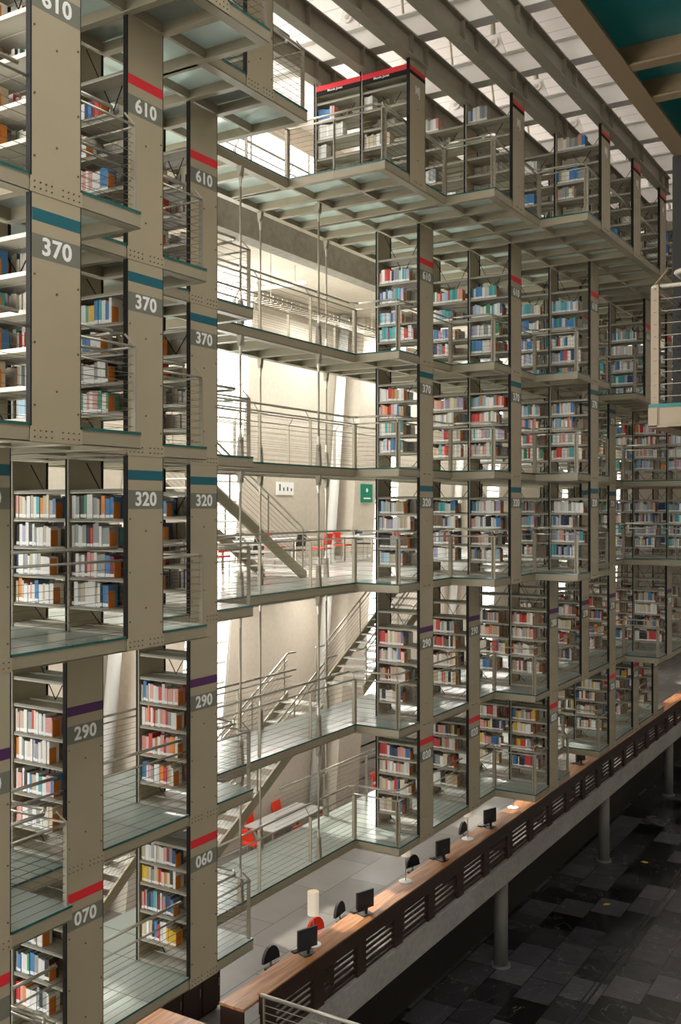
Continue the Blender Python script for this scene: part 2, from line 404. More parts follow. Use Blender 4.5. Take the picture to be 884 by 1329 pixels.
# ------------------------------------------------------------------ decks
def deck(x0, x1, y0, y1, zc, label, xs=(), ys=(), bookrow=False, bm='beam', gm='floor_glass'):
    t = empty('hanging_deck', ((x0+x1)/2, (y0+y1)/2, zc-.075), label, 'deck', 'glass floored decks')
    for ya, yb in ((y0, y0+.15), (y1, y1-.15)):
        b = MB(); d = .07 if yb > ya else -.07
        b.box(x0, x1, min(ya, ya+d), max(ya, ya+d), zc-.075, zc+.075, bm); b.box(x0, x1, min(ya, yb), max(ya, yb), zc-.08, zc-.065, bm)
        build('edge_beam', b, t)
    for xx in [x0+.03, *xs, x1-.03]:
        b = MB()
        b.box(xx-.02, xx+.02, y0+.07, y1-.07, zc-.065, zc+.075, bm); b.box(xx-.055, xx+.055, y0+.15, y1-.15, zc-.077, zc-.062, bm)
        build('cross_beam', b, t)
    for yy in ys:
        b = MB(); b.box(x0+.05, x1-.05, yy-.025, yy+.025, zc-.055, zc+.074, bm); build('joist', b, t)
    gx = [x0, *xs, x1]; gy = [y0, *ys, y1]
    for a, c in zip(gx, gx[1:]):
        for d, e in zip(gy, gy[1:]):
            b = MB(); z0 = zc+.075; z1 = zc+.105; g = .004
            xa, xb, ya, yb = a+g, c-g, d+g, e-g
            if d == y0: ya = y0+.032 if (len(xs) == 2 and a == xs[0] and bookrow) else y0-.012
            b.quad([(xa, ya, z1), (xb, ya, z1), (xb, yb, z1), (xa, yb, z1)], gm)
            b.quad([(xa, ya, z0), (xa, yb, z0), (xb, yb, z0), (xb, ya, z0)], gm)
            for p, q in (((xa, ya), (xb, ya)), ((xb, ya), (xb, yb)), ((xb, yb), (xa, yb)), ((xa, yb), (xa, ya))):
                b.quad([(*p, z0), (*q, z0), (*q, z1), (*p, z1)], 'glass_edge')
            build('glass_panel', b, t)
    return t
for L in LV:
    for i in range(NROW):
        k = K[L][i]; y0 = YK(k)
        ys = [YK(j) for j in range(k-1, -2, -1)] if k > -1 else []
        if k == -1: lab = 'bare glass walkway on the %s deck across the open gap, %s section' % (LEVNAME[L], 'nearer' if i == 3 else 'farther')
        elif L == 'MJ': lab = 'glass deck section carrying the %s MJ bookcase under the roof' % ROWNAME[i]
        else: lab = 'glass deck section at the foot of the %s bookcase, %s row' % (sign(L, i) if not (L == '0xx' and i == 0) else 'red banded', ROWNAME[i])
        deck(M[i], M[i+1], y0, YE, ZC[L], lab, [R[i]-.02, R[i]+W+.02], ys, k > -1)

# ------------------------------------------------------------------ railings
def offset(pts, d):
    """offset an axis-aligned polyline to its left by d"""
    out = []
    n = len(pts)
    for j in range(n):
        nrm = []
        for a, b in ((j-1, j), (j, j+1)):
            if a < 0 or b >= n: continue
            dx = pts[b][0]-pts[a][0]; dy = pts[b][1]-pts[a][1]; l = math.hypot(dx, dy)
            nrm.append((-dy/l, dx/l))
        if len(nrm) == 2 and abs(nrm[0][0]*nrm[1][0]+nrm[0][1]*nrm[1][1]) < .5: ox, oy = nrm[0][0]+nrm[1][0], nrm[0][1]+nrm[1][1]
        else: ox, oy = nrm[0]
        out.append((pts[j][0]+ox*d, pts[j][1]+oy*d))
    return out
def chamfer(pts, c):
    out = [pts[0]]
    for j in range(1, len(pts)-1):
        p = Vector(pts[j]); a = (Vector(pts[j-1])-p); b = (Vector(pts[j+1])-p)
        ca = min(c, a.length*.45); cb = min(c, b.length*.45)
        out.append(tuple(p + a.normalized()*ca)); out.append(tuple(p + b.normalized()*cb))
    out.append(pts[-1]); return out
def railing(path, zf, label, mid=2.0, name='railing', ncab=9, grp='steel cable railings', pm='steel_post', rm='steel'):
    path = [p for j, p in enumerate(path) if j == 0 or (abs(p[0]-path[j-1][0])+abs(p[1]-path[j-1][1])) > .02]
    path = [p for j, p in enumerate(path) if j in (0, len(path)-1) or abs((p[0]-path[j-1][0])*(path[j+1][1]-p[1])-(p[1]-path[j-1][1])*(path[j+1][0]-p[0])) > 1e-4]
    t = empty(name, (path[0][0], path[0][1], zf), label, 'railing', grp)
    o = offset(path, .035); top = chamfer(offset(path, .15), .14)
    b = MB(); b.poly([(x, y, zf+1.07) for x, y in top], .022, rm, 8); build('handrail', b, t, smooth=True)
    b = MB(); b.poly([(x, y, zf+.92) for x, y in o], .016, rm, 6); build('middle_rail', b, t, smooth=True)
    b = MB()
    for c in range(ncab): b.poly([(x, y, zf+.06+.095*c) for x, y in o], .0035, 'bolt', 4)
    build('cables', b, t)
    # posts: pairs at the corners, singles along the runs
    inn = offset(path, .15)
    for j in range(len(path)):
        if 0 < j < len(path)-1:
            p = Vector(o[j]); a = (Vector(o[j-1])-p).normalized()*.035; c = (Vector(o[j+1])-p).normalized()*.035
            b = MB()
            for dv in (a, c):
                q = p+dv; sd = (dv.y, dv.x, 0)
                b.bar((q.x, q.y, zf-.17), (q.x, q.y, zf+.93), .06, .018, pm, (abs(dv.y)/.035, abs(dv.x)/.035, 0))
            q = Vector(inn[j])*.75 + p*.25
            b.tube((p.x, p.y, zf+.92), (q.x, q.y, zf+1.06), .011, pm, 6)
            build('post', b, t)
        if j < len(path)-1:
            p = Vector(o[j]); q = Vector(o[j+1]); l = (q-p).length
            n = int(l/mid)
            for s in range(1, n+1):
                if n == 0: break
                c = p + (q-p)*(s/(n+1)); d = (q-p).normalized(); nr = Vector((-d.y, d.x))*.115
                b = MB(); b.bar((c.x, c.y, zf-.17), (c.x, c.y, zf+.88), .06, .018, pm, (nr.x, nr.y, 0))
                e = c + nr
                b.tube((c.x, c.y, zf+.87), (e.x, e.y, zf+1.06), .012, pm, 6)
                build('post', b, t)
    return t
for L in LV:
    zf = ZC[L]+.105; i = 0
    railing([(4.85, YK(K[L][0])), (R[0]-.03, YK(K[L][0]))], zf, 'cable railing on the %s deck before the first near bookcase' % LEVNAME[L])
    while i < NROW-1:
        j = i+1
        path = [(R[i]+W+.02, YK(K[L][i]))]
        if K[L][i] == -1 : i = j; continue
        while True:
            path += [(M[j], YK(K[L][j-1])), (M[j], YK(K[L][j]))]
            if K[L][j] >= 0 or j == NROW-1: break
            j += 1
        path.append((R[j]-.03, YK(K[L][j])))
        if j-i > 1: lab = 'long cable railing along the gap, %s deck, %s to %s bookcase' % (LEVNAME[L], ROWNAME[i], ROWNAME[j])
        else: lab = 'cable railing on the %s deck between the %s and %s bookcases' % (LEVNAME[L], ROWNAME[i], ROWNAME[j])
        railing(path, zf, lab)
        i = j
for L in ('MJ', '610', '370', '290', '0xx'):
    zf = ZC[L]+.105
    if L in ('610', '370', 'MJ'): railing([(21.2, YE), (8.2, YE)], zf, 'rear cable railing behind the gap walkway on the %s deck' % LEVNAME[L], 2.0, grp='rear railings')
    elif L == '290':
        railing([(17.6, YE), (8.2, YE)], zf, 'rear cable railing behind the gap walkway on the 290 deck', 2.0, grp='rear railings')
    else:
        railing([(15.2, YE), (8.2, YE)], zf, 'rear cable railing behind the nearer end of the lowest deck', 2.0, grp='rear railings')
        railing([(26.5, YE), (17.0, YE)], zf, 'rear cable railing behind the farther end of the lowest deck', 2.0, grp='rear railings')

# ------------------------------------------------------------------ hanger rods
def hanger(x, y, label, lv=('MJ', '610', '370', '320', '290', '0xx')):
    t = empty('hanger_rod', (x, y, ZC[lv[-1]]), label, 'hanger rod', 'hanger rods in the open gap')
    for a, c in zip(lv, lv[1:]):
        z1 = ZC[a]-.075; z0 = ZC[c]+.105
        b = MB(); b.tube((x, y, z0+.45), (x, y, z1-.22), .02, 'steel_post', 8); build('rod', b, t, smooth=True)
        for zz, s in ((z0, 1), (z1, -1)):
            b = MB(); hgt = .42 if s > 0 else .2
            for dx in (-.03, .03):
                b.hexa([(x+dx-.012, y-.055, zz), (x+dx+.012, y-.055, zz), (x+dx+.012, y+.055, zz), (x+dx-.012, y+.055, zz),
                        (x+dx-.012, y-.03, zz+s*hgt), (x+dx+.012, y-.03, zz+s*hgt), (x+dx+.012, y+.03, zz+s*hgt), (x+dx-.012, y+.03, zz+s*hgt)], 'girder')
            b.tube((x-.06, y, zz+s*hgt*.8), (x+.06, y, zz+s*hgt*.8), .03, 'girder', 8)
            b.tube((x, y, zz+s*hgt*.9), (x, y, zz+s*(hgt+.16)), .034, 'steel', 8, .02)
            build('clevis', b, t)
    return t
hanger(14.02, YB+.02, 'slender steel hanger rod at the nearer end of the gap, front edge')
hanger(16.55, YB+.02, 'slender steel hanger rod at the middle of the gap, front edge')
hanger(16.45, YE-.06, 'slender steel hanger rod at the middle of the gap, rear edge')
hanger(18.95, YE-.06, 'slender steel hanger rod at the farther end of the gap, rear edge')

# ------------------------------------------------------------------ stairs
def stair(x0, z0, x1, z1, y0, y1, label, rail_sides=(0, 1), sh=.9):
    t = empty('staircase', (x0, (y0+y1)/2, z0), label, 'stairs', 'steel stairs behind the gap walkways')
    n = max(4, round(abs(z1-z0)/.175)); dx = (x1-x0)/n; dz = (z1-z0)/n
    for yy in (y0, y1):
        b = MB(); h = .13
        b.hexa([(x0, yy-.02, z0-h), (x1, yy-.02, z1-h), (x1, yy+.02, z1-h), (x0, yy+.02, z0-h),
                (x0, yy-.02, z0+h), (x1, yy-.02, z1+h), (x1, yy+.02, z1+h), (x0, yy+.02, z0+h)], 'beam'); build('stringer', b, t)
    for s in range(n):
        b = MB(); xa = x0+dx*s; za = z0+dz*(s+.6); b.box(min(xa, xa+dx*1.15), max(xa, xa+dx*1.15), y0+.02, y1-.02, za-.03, za, 'stair_tread')
        build('tread', b, t)
    for yy in [(y0, y1)[q] for q in rail_sides]:
        b = MB(); ex = .35*(1 if x1 > x0 else -1)
        b.poly([(x0-ex, yy, z0+sh+.12), (x0, yy, z0+sh+.12), (x1, yy, z1+sh+.12), (x1+ex, yy, z1+sh+.12)], .024, 'steel', 8)
        b.poly([(x0, yy, z0+sh-.03), (x1, yy, z1+sh-.03)], .018, 'steel', 6); build('handrail', b, t, smooth=True)
        b = MB()
        for c in range(6): b.tube((x0, yy, z0+.2+.11*c), (x1, yy, z1+.2+.11*c), .0035, 'bolt', 4)
        build('cables', b, t)
        for f in (.03, .35, .67, .97):
            b = MB(); xx = x0+(x1-x0)*f; zz = z0+(z1-z0)*f; b.bar((xx, yy, zz), (xx, yy, zz+sh+.1), .045, .014, 'steel_post', (1, 0, 0)); build('post', b, t)
    return t
stair(18.75, ZC['320']+.1, 14.6, ZC['370']+.1, 12.35, 13.5, 'open steel stair rising from the 320 floor to the 370 walkway')
stair(21.3, ZC['290']+.1, 26.5, ZC['320']+.05, 12.35, 13.5, 'open steel stair rising from the 290 walkway to the 320 floor')
stair(15.4, ZC['0xx']+.1, 19.7, ZC['290']+.1, 12.35, 13.5, 'open steel stair rising from the lowest walkway to the 290 walkway')
stair(11.2, EYE-9.5, 14.8, ZC['0xx']+.1, 13.7, 14.7, 'steel stair rising from the stone floor to the lowest walkway behind the near stacks')

# ------------------------------------------------------------------ building shell
YW = 17.0
GZ = EYE-9.5
b = MB(); b.box(-6, 75, -8, 20, -.3, 0, 'dark_tiles'); struct('floor', b)
b = MB(); b.box(8, 75, 10.48, YW+.4, GZ-.08, GZ, 'stone_tiles'); b.box(8, 75, 10.52, YW+.4, GZ-.66, GZ-.08, 'concrete_edge'); struct('floor', b)
b = MB(); b.box(4, 75, YE+.02, YW+.4, ZC['320']-.35, ZC['320']+.10, 'pale_tiles'); struct('floor', b)
b = MB(); b.box(4, 75, 10.28, 10.48, GZ-.69, GZ-.11, 'concrete_edge'); tag(struct('trim_1', b), 'raw concrete edge beam under the wooden parapet')
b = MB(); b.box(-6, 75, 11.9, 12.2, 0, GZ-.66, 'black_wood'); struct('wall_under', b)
# upper slab with its concrete edge beam
b = MB(); b.box(4, 75, 13.2, 13.6, EYE+5.93, EYE+7.0, 'concrete_beam'); b.box(4, 75, 13.6, YW+.4, EYE+6.25, EYE+6.6, 'concrete'); struct('ceiling', b)
# back wall: leaning concrete piers with louvred windows between
def pier(x0, x1, y0, y1, z0, z1, mb, m='concrete', sh=.12, zr=EYE+2):
    f = lambda x, z: x + sh*(z-zr)
    mb.hexa([(f(x0, z0), y0, z0), (f(x1, z0), y0, z0), (f(x1, z0), y1, z0), (f(x0, z0), y1, z0),
             (f(x0, z1), y0, z1), (f(x1, z1), y0, z1), (f(x1, z1), y1, z1), (f(x0, z1), y1, z1)], m)
PIER = [(4.0, 10.8), (13.3, 20.1), (22.7, 29.4), (32.1, 38.8), (41.5, 48.2), (50.9, 57.6), (60.3, 75)]
wn = 0
for n, (a, c) in enumerate(PIER):
    b = MB(); pier(a, c-1.7, YW, YW+.4, GZ, EYE+6.3, b); pier(c-1.4, c, YW-.55, YW+.4, GZ, EYE+6.3, b); pier(c-1.7, c-1.4, YW+.3, YW+.4, GZ, EYE+6.3, b)
    struct('wall_back', b)
    if n < len(PIER)-1:
        x0, x1 = c, PIER[n+1][0]; wn += 1
        w = MB(); z = GZ+.3
        while z < EYE+6.1:
            sx = .12*(z-EYE-2); w.box(x0+sx-.1, x1+sx+.1, YW+.05, YW+.16, z-.03, z+.03, 'window_frame'); z += .55
        pier(x0-.05, x0+.08, YW+.02, YW+.2, GZ, EYE+6.2, w, 'window_frame'); pier(x1-.08, x1+.05, YW+.02, YW+.2, GZ, EYE+6.2, w, 'window_frame')
        o = struct('window_%d' % wn, w)
        f = lambda x, z: x + .12*(z-EYE-2)
        w = MB(); w.quad([(f(x0, GZ), YW+.22, GZ), (f(x1, GZ), YW+.22, GZ), (f(x1, EYE+6.2), YW+.22, EYE+6.2), (f(x0, EYE+6.2), YW+.22, EYE+6.2)], 'pane'); p = build('pane', w, o)
        b = MB(); pier(c-2.25, c-2.0, YW-.35, YW-.1, GZ, EYE+6.2, b, 'window_frame')
# upper clerestory above the slab
b = MB(); b.box(4, 75, YW, YW+.3, EYE+6.6, EYE+6.9, 'concrete'); b.box(4, 75, YW, YW+.3, EYE+10.9, EYE+11.6, 'concrete'); struct('wall_back', b)
w = MB()
for q in range(24): w.box(5+3*q-.05, 5+3*q+.05, YW+.02, YW+.2, EYE+6.9, EYE+10.9, 'window_frame')
for z in (8.2, 9.5): w.box(4, 75, YW+.04, YW+.16, EYE+z-.03, EYE+z+.03, 'window_frame')
o = struct('window_%d' % (wn+1), w)
w = MB(); w.quad([(4, YW+.2, EYE+6.9), (75, YW+.2, EYE+6.9), (75, YW+.2, EYE+10.9), (4, YW+.2, EYE+10.9)], 'pane'); build('pane', w, o)
# downpipes on the wall
for n, (a, c) in enumerate(PIER[:4]):
    x = c-2.1; t = MB(); t.tube((x+.12*(GZ-EYE-2), YW-.2, GZ), (x+.12*4.2, YW-.2, EYE+6.2), .16, 'window_frame', 12)
    o = build('downpipe', t, None, (x, YW-.2, GZ), smooth=True)
    tag(o, ['white leaning pipe on the concrete wall behind the first near row', 'white leaning pipe on the wall behind the near stacks', 'white leaning pipe on the concrete wall seen through the gap', 'white leaning pipe on the wall behind the far stacks'][n], 'pipe', 'wall pipes')
# roof
b = MB(); b.quad([(-6, 3.6, EYE+11.6), (-6, YW+.4, EYE+11.6), (75, YW+.4, EYE+11.6), (75, 3.6, EYE+11.6)], 'roof_boards'); struct('ceiling', b)
b = MB(); b.quad([(13, -8, EYE+11.6), (13, 3.6, EYE+11.6), (75, 3.6, EYE+11.6), (75, -8, EYE+11.6)], 'roof_boards'); struct('ceiling', b)
b = MB(); b.quad([(-6, -8, EYE+11.6), (-6, 3.6, EYE+11.6), (13, 3.6, EYE+11.6), (13, -8, EYE+11.6)], 'pane'); struct('window_30', b)  # unseen skylight, added and kept to this end to light the near panels
b = MB(); b.box(75, 75.3, -8, 20, 0, EYE+12, 'wall_grey'); struct('wall_end', b)
b = MB(); b.box(-6.3, -6, -8, 20, 0, 5, 'wall_grey'); b.box(-6.3, -6, -8, 20, EYE+10.5, EYE+12, 'wall_grey'); b.box(-6.3, -6, -8, 6, 5, EYE+10.5, 'wall_grey'); struct('wall_entrance', b)
w = MB()
for q in range(8): w.box(-6.25, -6.1, 6+2*q-.06, 6+2*q+.06, 5, EYE+10.5, 'window_frame')
for q in range(7): w.box(-6.25, -6.1, 6, 20, 5+2.9*q, 5.1+2.9*q, 'window_frame')
o = struct('window_31', w)  # unseen window added to throw light onto the book spines
w = MB(); w.quad([(-6.05, 6, 5), (-6.05, 20, 5), (-6.05, 20, EYE+10.5), (-6.05, 6, EYE+10.5)], 'pane'); build('pane', w, o)
for n in range(len(PIER)-1):
    b = MB(); pier(PIER[n][1]-.1, PIER[n+1][0]+.1, YW+.05, YW+.3, GZ, GZ+2.5, b, 'wall_grey'); struct('wall_back', b)  # added stand-in hiding the bright window foot; the floor runs on behind
b = MB(); b.box(-6, 75, -8.3, -8, 0, EYE+12, 'wall_grey'); struct('wall_opposite', b)

# roof girders
zb = EYE+8.27
for n, k in enumerate(range(-1, 5)):
    y = YK(k)+.02; xe = [45, 45, 45, 45, 27.2, 33][n]
    b = MB(); b.box(2, xe, y-.11, y+.11, zb, zb+.03, 'girder'); b.box(2, xe, y-.012, y+.012, zb+.03, zb+.41, 'girder'); b.box(2, xe, y-.11, y+.11, zb+.41, zb+.44, 'girder')
    t = empty('roof_girder', (2, y, zb), 'long steel roof girder running above the %s line of MJ end panels' % ['walkway', 'rearmost', 'third', 'second', 'foremost', 'outermost'][n], 'girder', 'roof girders')
    build('flanged_beam', b, t)
    for i in range(NROW):
        for xx in (R[i], R[i]+W):
            if xx < xe-.1:
                b = MB(); b.box(xx-.01, xx+.01, y-.1, y+.1, zb+.03, zb+.41, 'girder'); build('stiffener', b, t)
ordn = ['first', 'second', 'third', 'fourth', 'fifth', 'sixth', 'seventh', 'eighth', 'ninth', 'tenth', 'eleventh', 'twelfth', 'thirteenth', 'fourteenth', 'fifteenth', 'sixteenth', 'seventeenth', 'eighteenth', 'nineteenth', 'twentieth']
zc = zb+.44
for i in range(NROW):
    x = R[i]+.31
    for s in range(1):
        b = MB(); b.box(x-.15, x+.15, 5.35, YE, zc, zc+.02, 'roof_white'); b.box(x-.012, x+.012, 5.35, YE, zc+.02, zc+.46, 'roof_white'); b.box(x-.15, x+.15, 5.35, YE, zc+.46, zc+.48, 'roof_white')
        b.box(x-.15, x+.15, 5.33, 5.35, zc, zc+.48, 'roof_white')
        t = empty('roof_crossbeam', (x, 8, zc), 'pale steel crossbeam over the roof girders above the %s row' % (ROWNAME[i] or 'fourth'), 'crossbeam', 'roof crossbeams')
        build('flanged_beam', b, t)
        for y in (6.0, 8.0, 10.0):
            # lug plates with round bosses carrying the tie rods
            b = MB(); b.hexa([(x-.02, y-.28, zc+.48), (x+.02, y-.28, zc+.48), (x+.02, y+.28, zc+.48), (x-.02, y+.28, zc+.48), (x-.02, y-.12, zc+.95), (x+.02, y-.12, zc+.95), (x+.02, y+.12, zc+.95), (x-.02, y+.12, zc+.95)], 'roof_white')
            b.tube((x-.07, y, zc+.78), (x+.07, y, zc+.78), .11, 'roof_white', 14); b.tube((x-.085, y, zc+.78), (x+.085, y, zc+.78), .045, 'steel', 10)
            build('lug_plate', b, t)
            r = MB(); r.tube((x, y, zc+.8), (x+.55, y+.45, EYE+11.6), .03, 'steel_post', 8); r.tube((x+.02, y+.02, zc+.85), (x+.16, y+.11, zc+1.45), .055, 'girder', 8)
            build('tie_rod', r, t)

# ------------------------------------------------------------------ desk, parapet and lower level furniture
DZ = EYE-8.72
t = empty('reading_counter', (14, 10.9, GZ), 'long wooden counter with computers behind the slatted parapet', 'counter')
b = MB(); b.box(13.95, 62, 10.485, 11.02, DZ-.05, DZ, 'desk_wood'); build('countertop', b, t)
b = MB(); b.box(13.95, 14.0, 10.5, 11.0, GZ, DZ-.05, 'dark_wood'); build('end_board', b, t)
for n in range(16):
    b = MB(); b.box(16.9+3*n, 16.96+3*n, 10.5, 10.98, GZ, DZ-.05, 'dark_wood'); build('divider', b, t)
t = empty('parapet', (14.4, 10.4, GZ-.11), 'dark brown wooden parapet with open slats along the mezzanine edge', 'parapet')
PZ1 = EYE-8.6; PZ0 = GZ-.11
b = MB(); b.box(14.35, 62, 10.33, 10.48, PZ1-.03, PZ1, 'desk_wood'); build('cap_rail', b, t)
b = MB(); b.box(14.35, 62, 10.35, 10.45, PZ1-.36, PZ1-.03, 'dark_wood'); build('top_board', b, t)
pw = 1.62
for n in range(29):
    xa = 14.6+pw*n
    b = MB(); b.box(xa-.22, xa+.14, 10.35, 10.45, PZ0, PZ1-.36, 'dark_wood'); build('post', b, t)
    b = MB()
    for s in range(5):
        z = PZ1-.36-.115-.125*s
        if z > PZ0: b.box(xa+.14, xa+pw-.22, 10.40, 10.425, z-.034, z+.034, 'dark_wood')
    build('slats', b, t)
t = empty('reading_table', (12.3, 11, GZ), 'broad wooden table below the 060 bookcase', 'table')
b = MB(); b.box(9.5, 13.25, 10.55, 11.8, DZ-.05, DZ, 'desk_wood'); build('tabletop', b, t)
for x in (9.6, 13.1):
    b = MB(); b.box(x-.04, x+.04, 10.65, 11.7, GZ, DZ-.05, 'dark_wood'); build('leg', b, t)
t = empty('cabinet', (14.2, 12.08, GZ), 'low dark brown cabinet between the wooden table and the counter', 'cabinet')
b = MB(); b.box(13.4, 15.05, 11.87, 12.28, GZ+.06, EYE-8.65, 'dark_wood'); b.box(13.45, 15.0, 11.9, 12.25, GZ, GZ+.06, 'black_wood'); build('body', b, t)
b = MB(); b.box(13.37, 15.08, 11.84, 12.3, EYE-8.65, EYE-8.62, 'dark_wood'); build('top', b, t)
for q in range(3):
    b = MB(); b.box(13.42+.55*q, 13.93+.55*q, 11.85, 11.87, GZ+.08, EYE-8.68, 'dark_wood'); dr = build('door', b, t)
    b = MB(); b.tube((13.88+.55*q, 11.84, GZ+.45), (13.88+.55*q, 11.84, GZ+.6), .008, 'steel', 6); build('handle', b, dr)
# stair-head railing beside the parapet, running out over the dark hall
t = empty('railing', (14.3, 10.3, PZ0), 'steel stair railing starting at the end of the wooden parapet', 'railing')
b = MB(); b.tube((14.3, 10.36, PZ1+.02), (14.3, 5.6, PZ1+.02), .035, 'steel', 8); build('handrail', b, t, smooth=True)
b = MB()
for s in range(6): b.tube((14.3, 10.3, PZ1-.14-.13*s), (14.3, 5.6, PZ1-.14-.13*s), .008, 'steel', 5)
build('cables', b, t)
for y in (10.3, 9.0, 7.7, 6.4):
    b = MB(); b.bar((14.3, y, PZ0-.2), (14.3, y, PZ1), .05, .02, 'steel_post', (1, 0, 0)); build('post', b, t)
b = MB(); b.box(12.4, 14.26, 5.6, 10.28, PZ0-.3, PZ0-.19, 'concrete_edge'); o = build('landing_slab', b, None, (13.3, 8, PZ0-.3)); o['kind'] = 'structure'; o.name = 'trim_2'

# lamps
LAMPX = [16.75, 20.7, 24.2, 27.4, 31.4, 35.5]
for n, x in enumerate(LAMPX):
    y = 10.86
    t = empty('desk_lamp', (x, y, DZ), 'tall counter lamp with pale cylinder shade, %s along the wooden counter' % ordn[n], 'lamp', 'lamps on the wooden counter')
    b = MB(); b.lathe((x, y, DZ), [(0, .0), (.16, 0), (.16, .015), (.02, .03), (0, .03)], 'white', 18); build('base', b, t, smooth=False)
    b = MB(); b.tube((x, y, DZ+.03), (x, y, DZ+.75), .012, 'steel', 8); build('stem', b, t)
    b = MB(); b.lathe((x, y, DZ+.60), [(.115, 0), (.115, .46)], 'shade', 20); b.lathe((x, y, DZ+.60), [(.108, .46), (.108, 0)], 'shade', 20); build('shade', b, t, smooth=True)
# monitors
MONX = [16.35, 18.6, 22.45, 25.4, 29.3, 33.2, 37.4]
def monitor(x, y, n):
    t = empty('monitor', (x, y, DZ), 'black flat computer monitor on the wooden counter, %s from the counter end' % ordn[n], 'monitor', 'computer monitors on the counter')
    a = math.radians(-20)
    def rot(px, py): return (x+px*math.cos(a)-py*math.sin(a), y+px*math.sin(a)+py*math.cos(a))
    def rb(b, x0, x1, y0, y1, z0, z1, m):
        P = [rot(x0, y0), rot(x1, y0), rot(x1, y1), rot(x0, y1)]
        b.hexa([(*p, z0) for p in P]+[(*p, z1) for p in P], m)
    b = MB(); rb(b, -.23, .23, -.025, .025, DZ+.12, DZ+.50, 'chair_black'); build('housing', b, t)
    b = MB(); rb(b, -.21, .21, .025, .028, DZ+.14, DZ+.48, 'screen'); build('screen', b, t)
    b = MB(); rb(b, -.03, .03, -.05, -.02, DZ+.02, DZ+.25, 'chair_black'); build('neck', b, t)
    b = MB(); rb(b, -.14, .14, -.12, .1, DZ, DZ+.02, 'chair_black'); build('foot', b, t)
    k = empty('keyboard', (*rot(0, .2), DZ), 'black keyboard in front of the %s monitor on the counter' % ordn[n], 'keyboard', 'keyboards on the counter')
    b = MB(); rb(b, -.21, .21, .14, .27, DZ, DZ+.018, 'chair_black'); build('case', b, k)
    b = MB()
    for r in range(4): rb(b, -.19, .19, .155+.027*r, .177+.027*r, DZ+.018, DZ+.026, 'screen')
    build('keys', b, k)
for n, x in enumerate(MONX): monitor(x, 10.74, n)
# chairs
def chair(x, y, z, rz, colour, label, group, office=False):
    t = empty('chair', (x, y, z), label, 'chair', group); t.rotation_euler = (0, 0, rz)
    ORG[t.name] = Vector((0, 0, 0))
    m = colour
    b = MB(); b.box(-.22, .22, -.21, .21, .43, .47, m); build('seat', b, t)
    b = MB(); n = 10
    if office:
        for s in range(n):
            a0 = math.pi*s/n; a1 = math.pi*(s+1)/n
            b.hexa([(.24*math.cos(a0), .2, .54), (.24*math.cos(a1), .2, .54), (.24*math.cos(a1), .26, .54), (.24*math.cos(a0), .26, .54),
                    (.24*math.cos(a0), .2, .54+.29*math.sin(a0)+.01), (.24*math.cos(a1), .2, .54+.29*math.sin(a1)+.01), (.24*math.cos(a1), .26, .54+.29*math.sin(a1)+.01), (.24*math.cos(a0), .26, .54+.29*math.sin(a0)+.01)], m)
    else:
        b.hexa([(-.21, .19, .55), (.21, .19, .55), (.21, .215, .55), (-.21, .215, .55), (-.2, .24, .86), (.2, .24, .86), (.2, .265, .86), (-.2, .265, .86)], m)
    build('backrest', b, t)
    if office:
        b = MB(); b.tube((0, .23, .45), (0, .24, .66), .025, 'steel', 8); build('back_bar', b, t)
        b = MB(); b.tube((0, 0, .08), (0, 0, .43), .03, 'steel', 8); build('column', b, t)
        b = MB()
        for s in range(5):
            a = 2*math.pi*s/5; b.tube((0, 0, .1), (.28*math.cos(a), .28*math.sin(a), .05), .022, 'chair_black', 6)
            b.tube((.28*math.cos(a), .28*math.sin(a), 0), (.28*math.cos(a), .28*math.sin(a), .06), .025, 'chair_black', 8)
        build('star_base', b, t)
    else:
        for sx in (-.2, .2):
            for sy in (-.19, .19):
                b = MB(); b.tube((sx, sy, 0), (sx, sy, .43 if sy < 0 else .75), .012, 'steel', 6); build('leg', b, t)
    return t
for n, (x, c) in enumerate([(16.15, 'chair_black'), (17.75, 'chair_red'), (18.8, 'chair_black'), (22.2, 'chair_black'), (25.3, 'chair_black'), (30.0, 'chair_black')]):
    chair(x, 11.26, GZ, R_.uniform(-.3, .3), c, '%s office chair behind the wooden counter, %s from the counter end' % ('red' if 'red' in c else 'black', ordn[n]), 'office chairs at the counter', True)
def table(x, y, z, lx, ly, label, group):
    t = empty('table', (x, y, z), label, 'table', group)
    b = MB(); b.box(x-lx/2, x+lx/2, y-ly/2, y+ly/2, z+.71, z+.74, 'table_top'); build('tabletop', b, t)
    b = MB(); b.box(x-lx/2+.1, x+lx/2-.1, y-.03, y+.03, z+.74, z+.80, 'table_top'); build('cable_box', b, t)
    for sx in (-1, 1):
        for sy in (-1, 1):
            b = MB(); b.box(x+sx*(lx/2-.08)-.025, x+sx*(lx/2-.08)+.025, y+sy*(ly/2-.08)-.025, y+sy*(ly/2-.08)+.025, z, z+.71, 'steel_post'); build('leg', b, t)
GT = [(23.4, 16.1, 'grey reading table on the stone floor beyond the lowest walkway, below the stair'), (29.0, 15.2, 'grey reading table on the stone floor behind the first far row')]
for n, (x, y, lab) in enumerate(GT):
    table(x, y, GZ, 2.6, 1.0, lab, 'tables on the stone floor')
    for m, (dx, dy, rz) in enumerate([(-.8, -.7, math.pi), (.5, -.7, math.pi), (-.6, .62, 0), (.75, .62, 0), (-1.6, 0, math.pi/2)]):
        chair(x+dx, y+dy, GZ, rz, 'chair_red', 'orange red chair at the %s grey table on the stone floor, %s' % (['nearer', 'farther'][n], ['front left side', 'front right side', 'rear left side', 'rear right side', 'left end'][m]), 'red chairs on the stone floor')
FZ = ZC['320']+.10
UT = [(18.6, 15.0), (22.3, 15.4), (26.0, 14.6)]
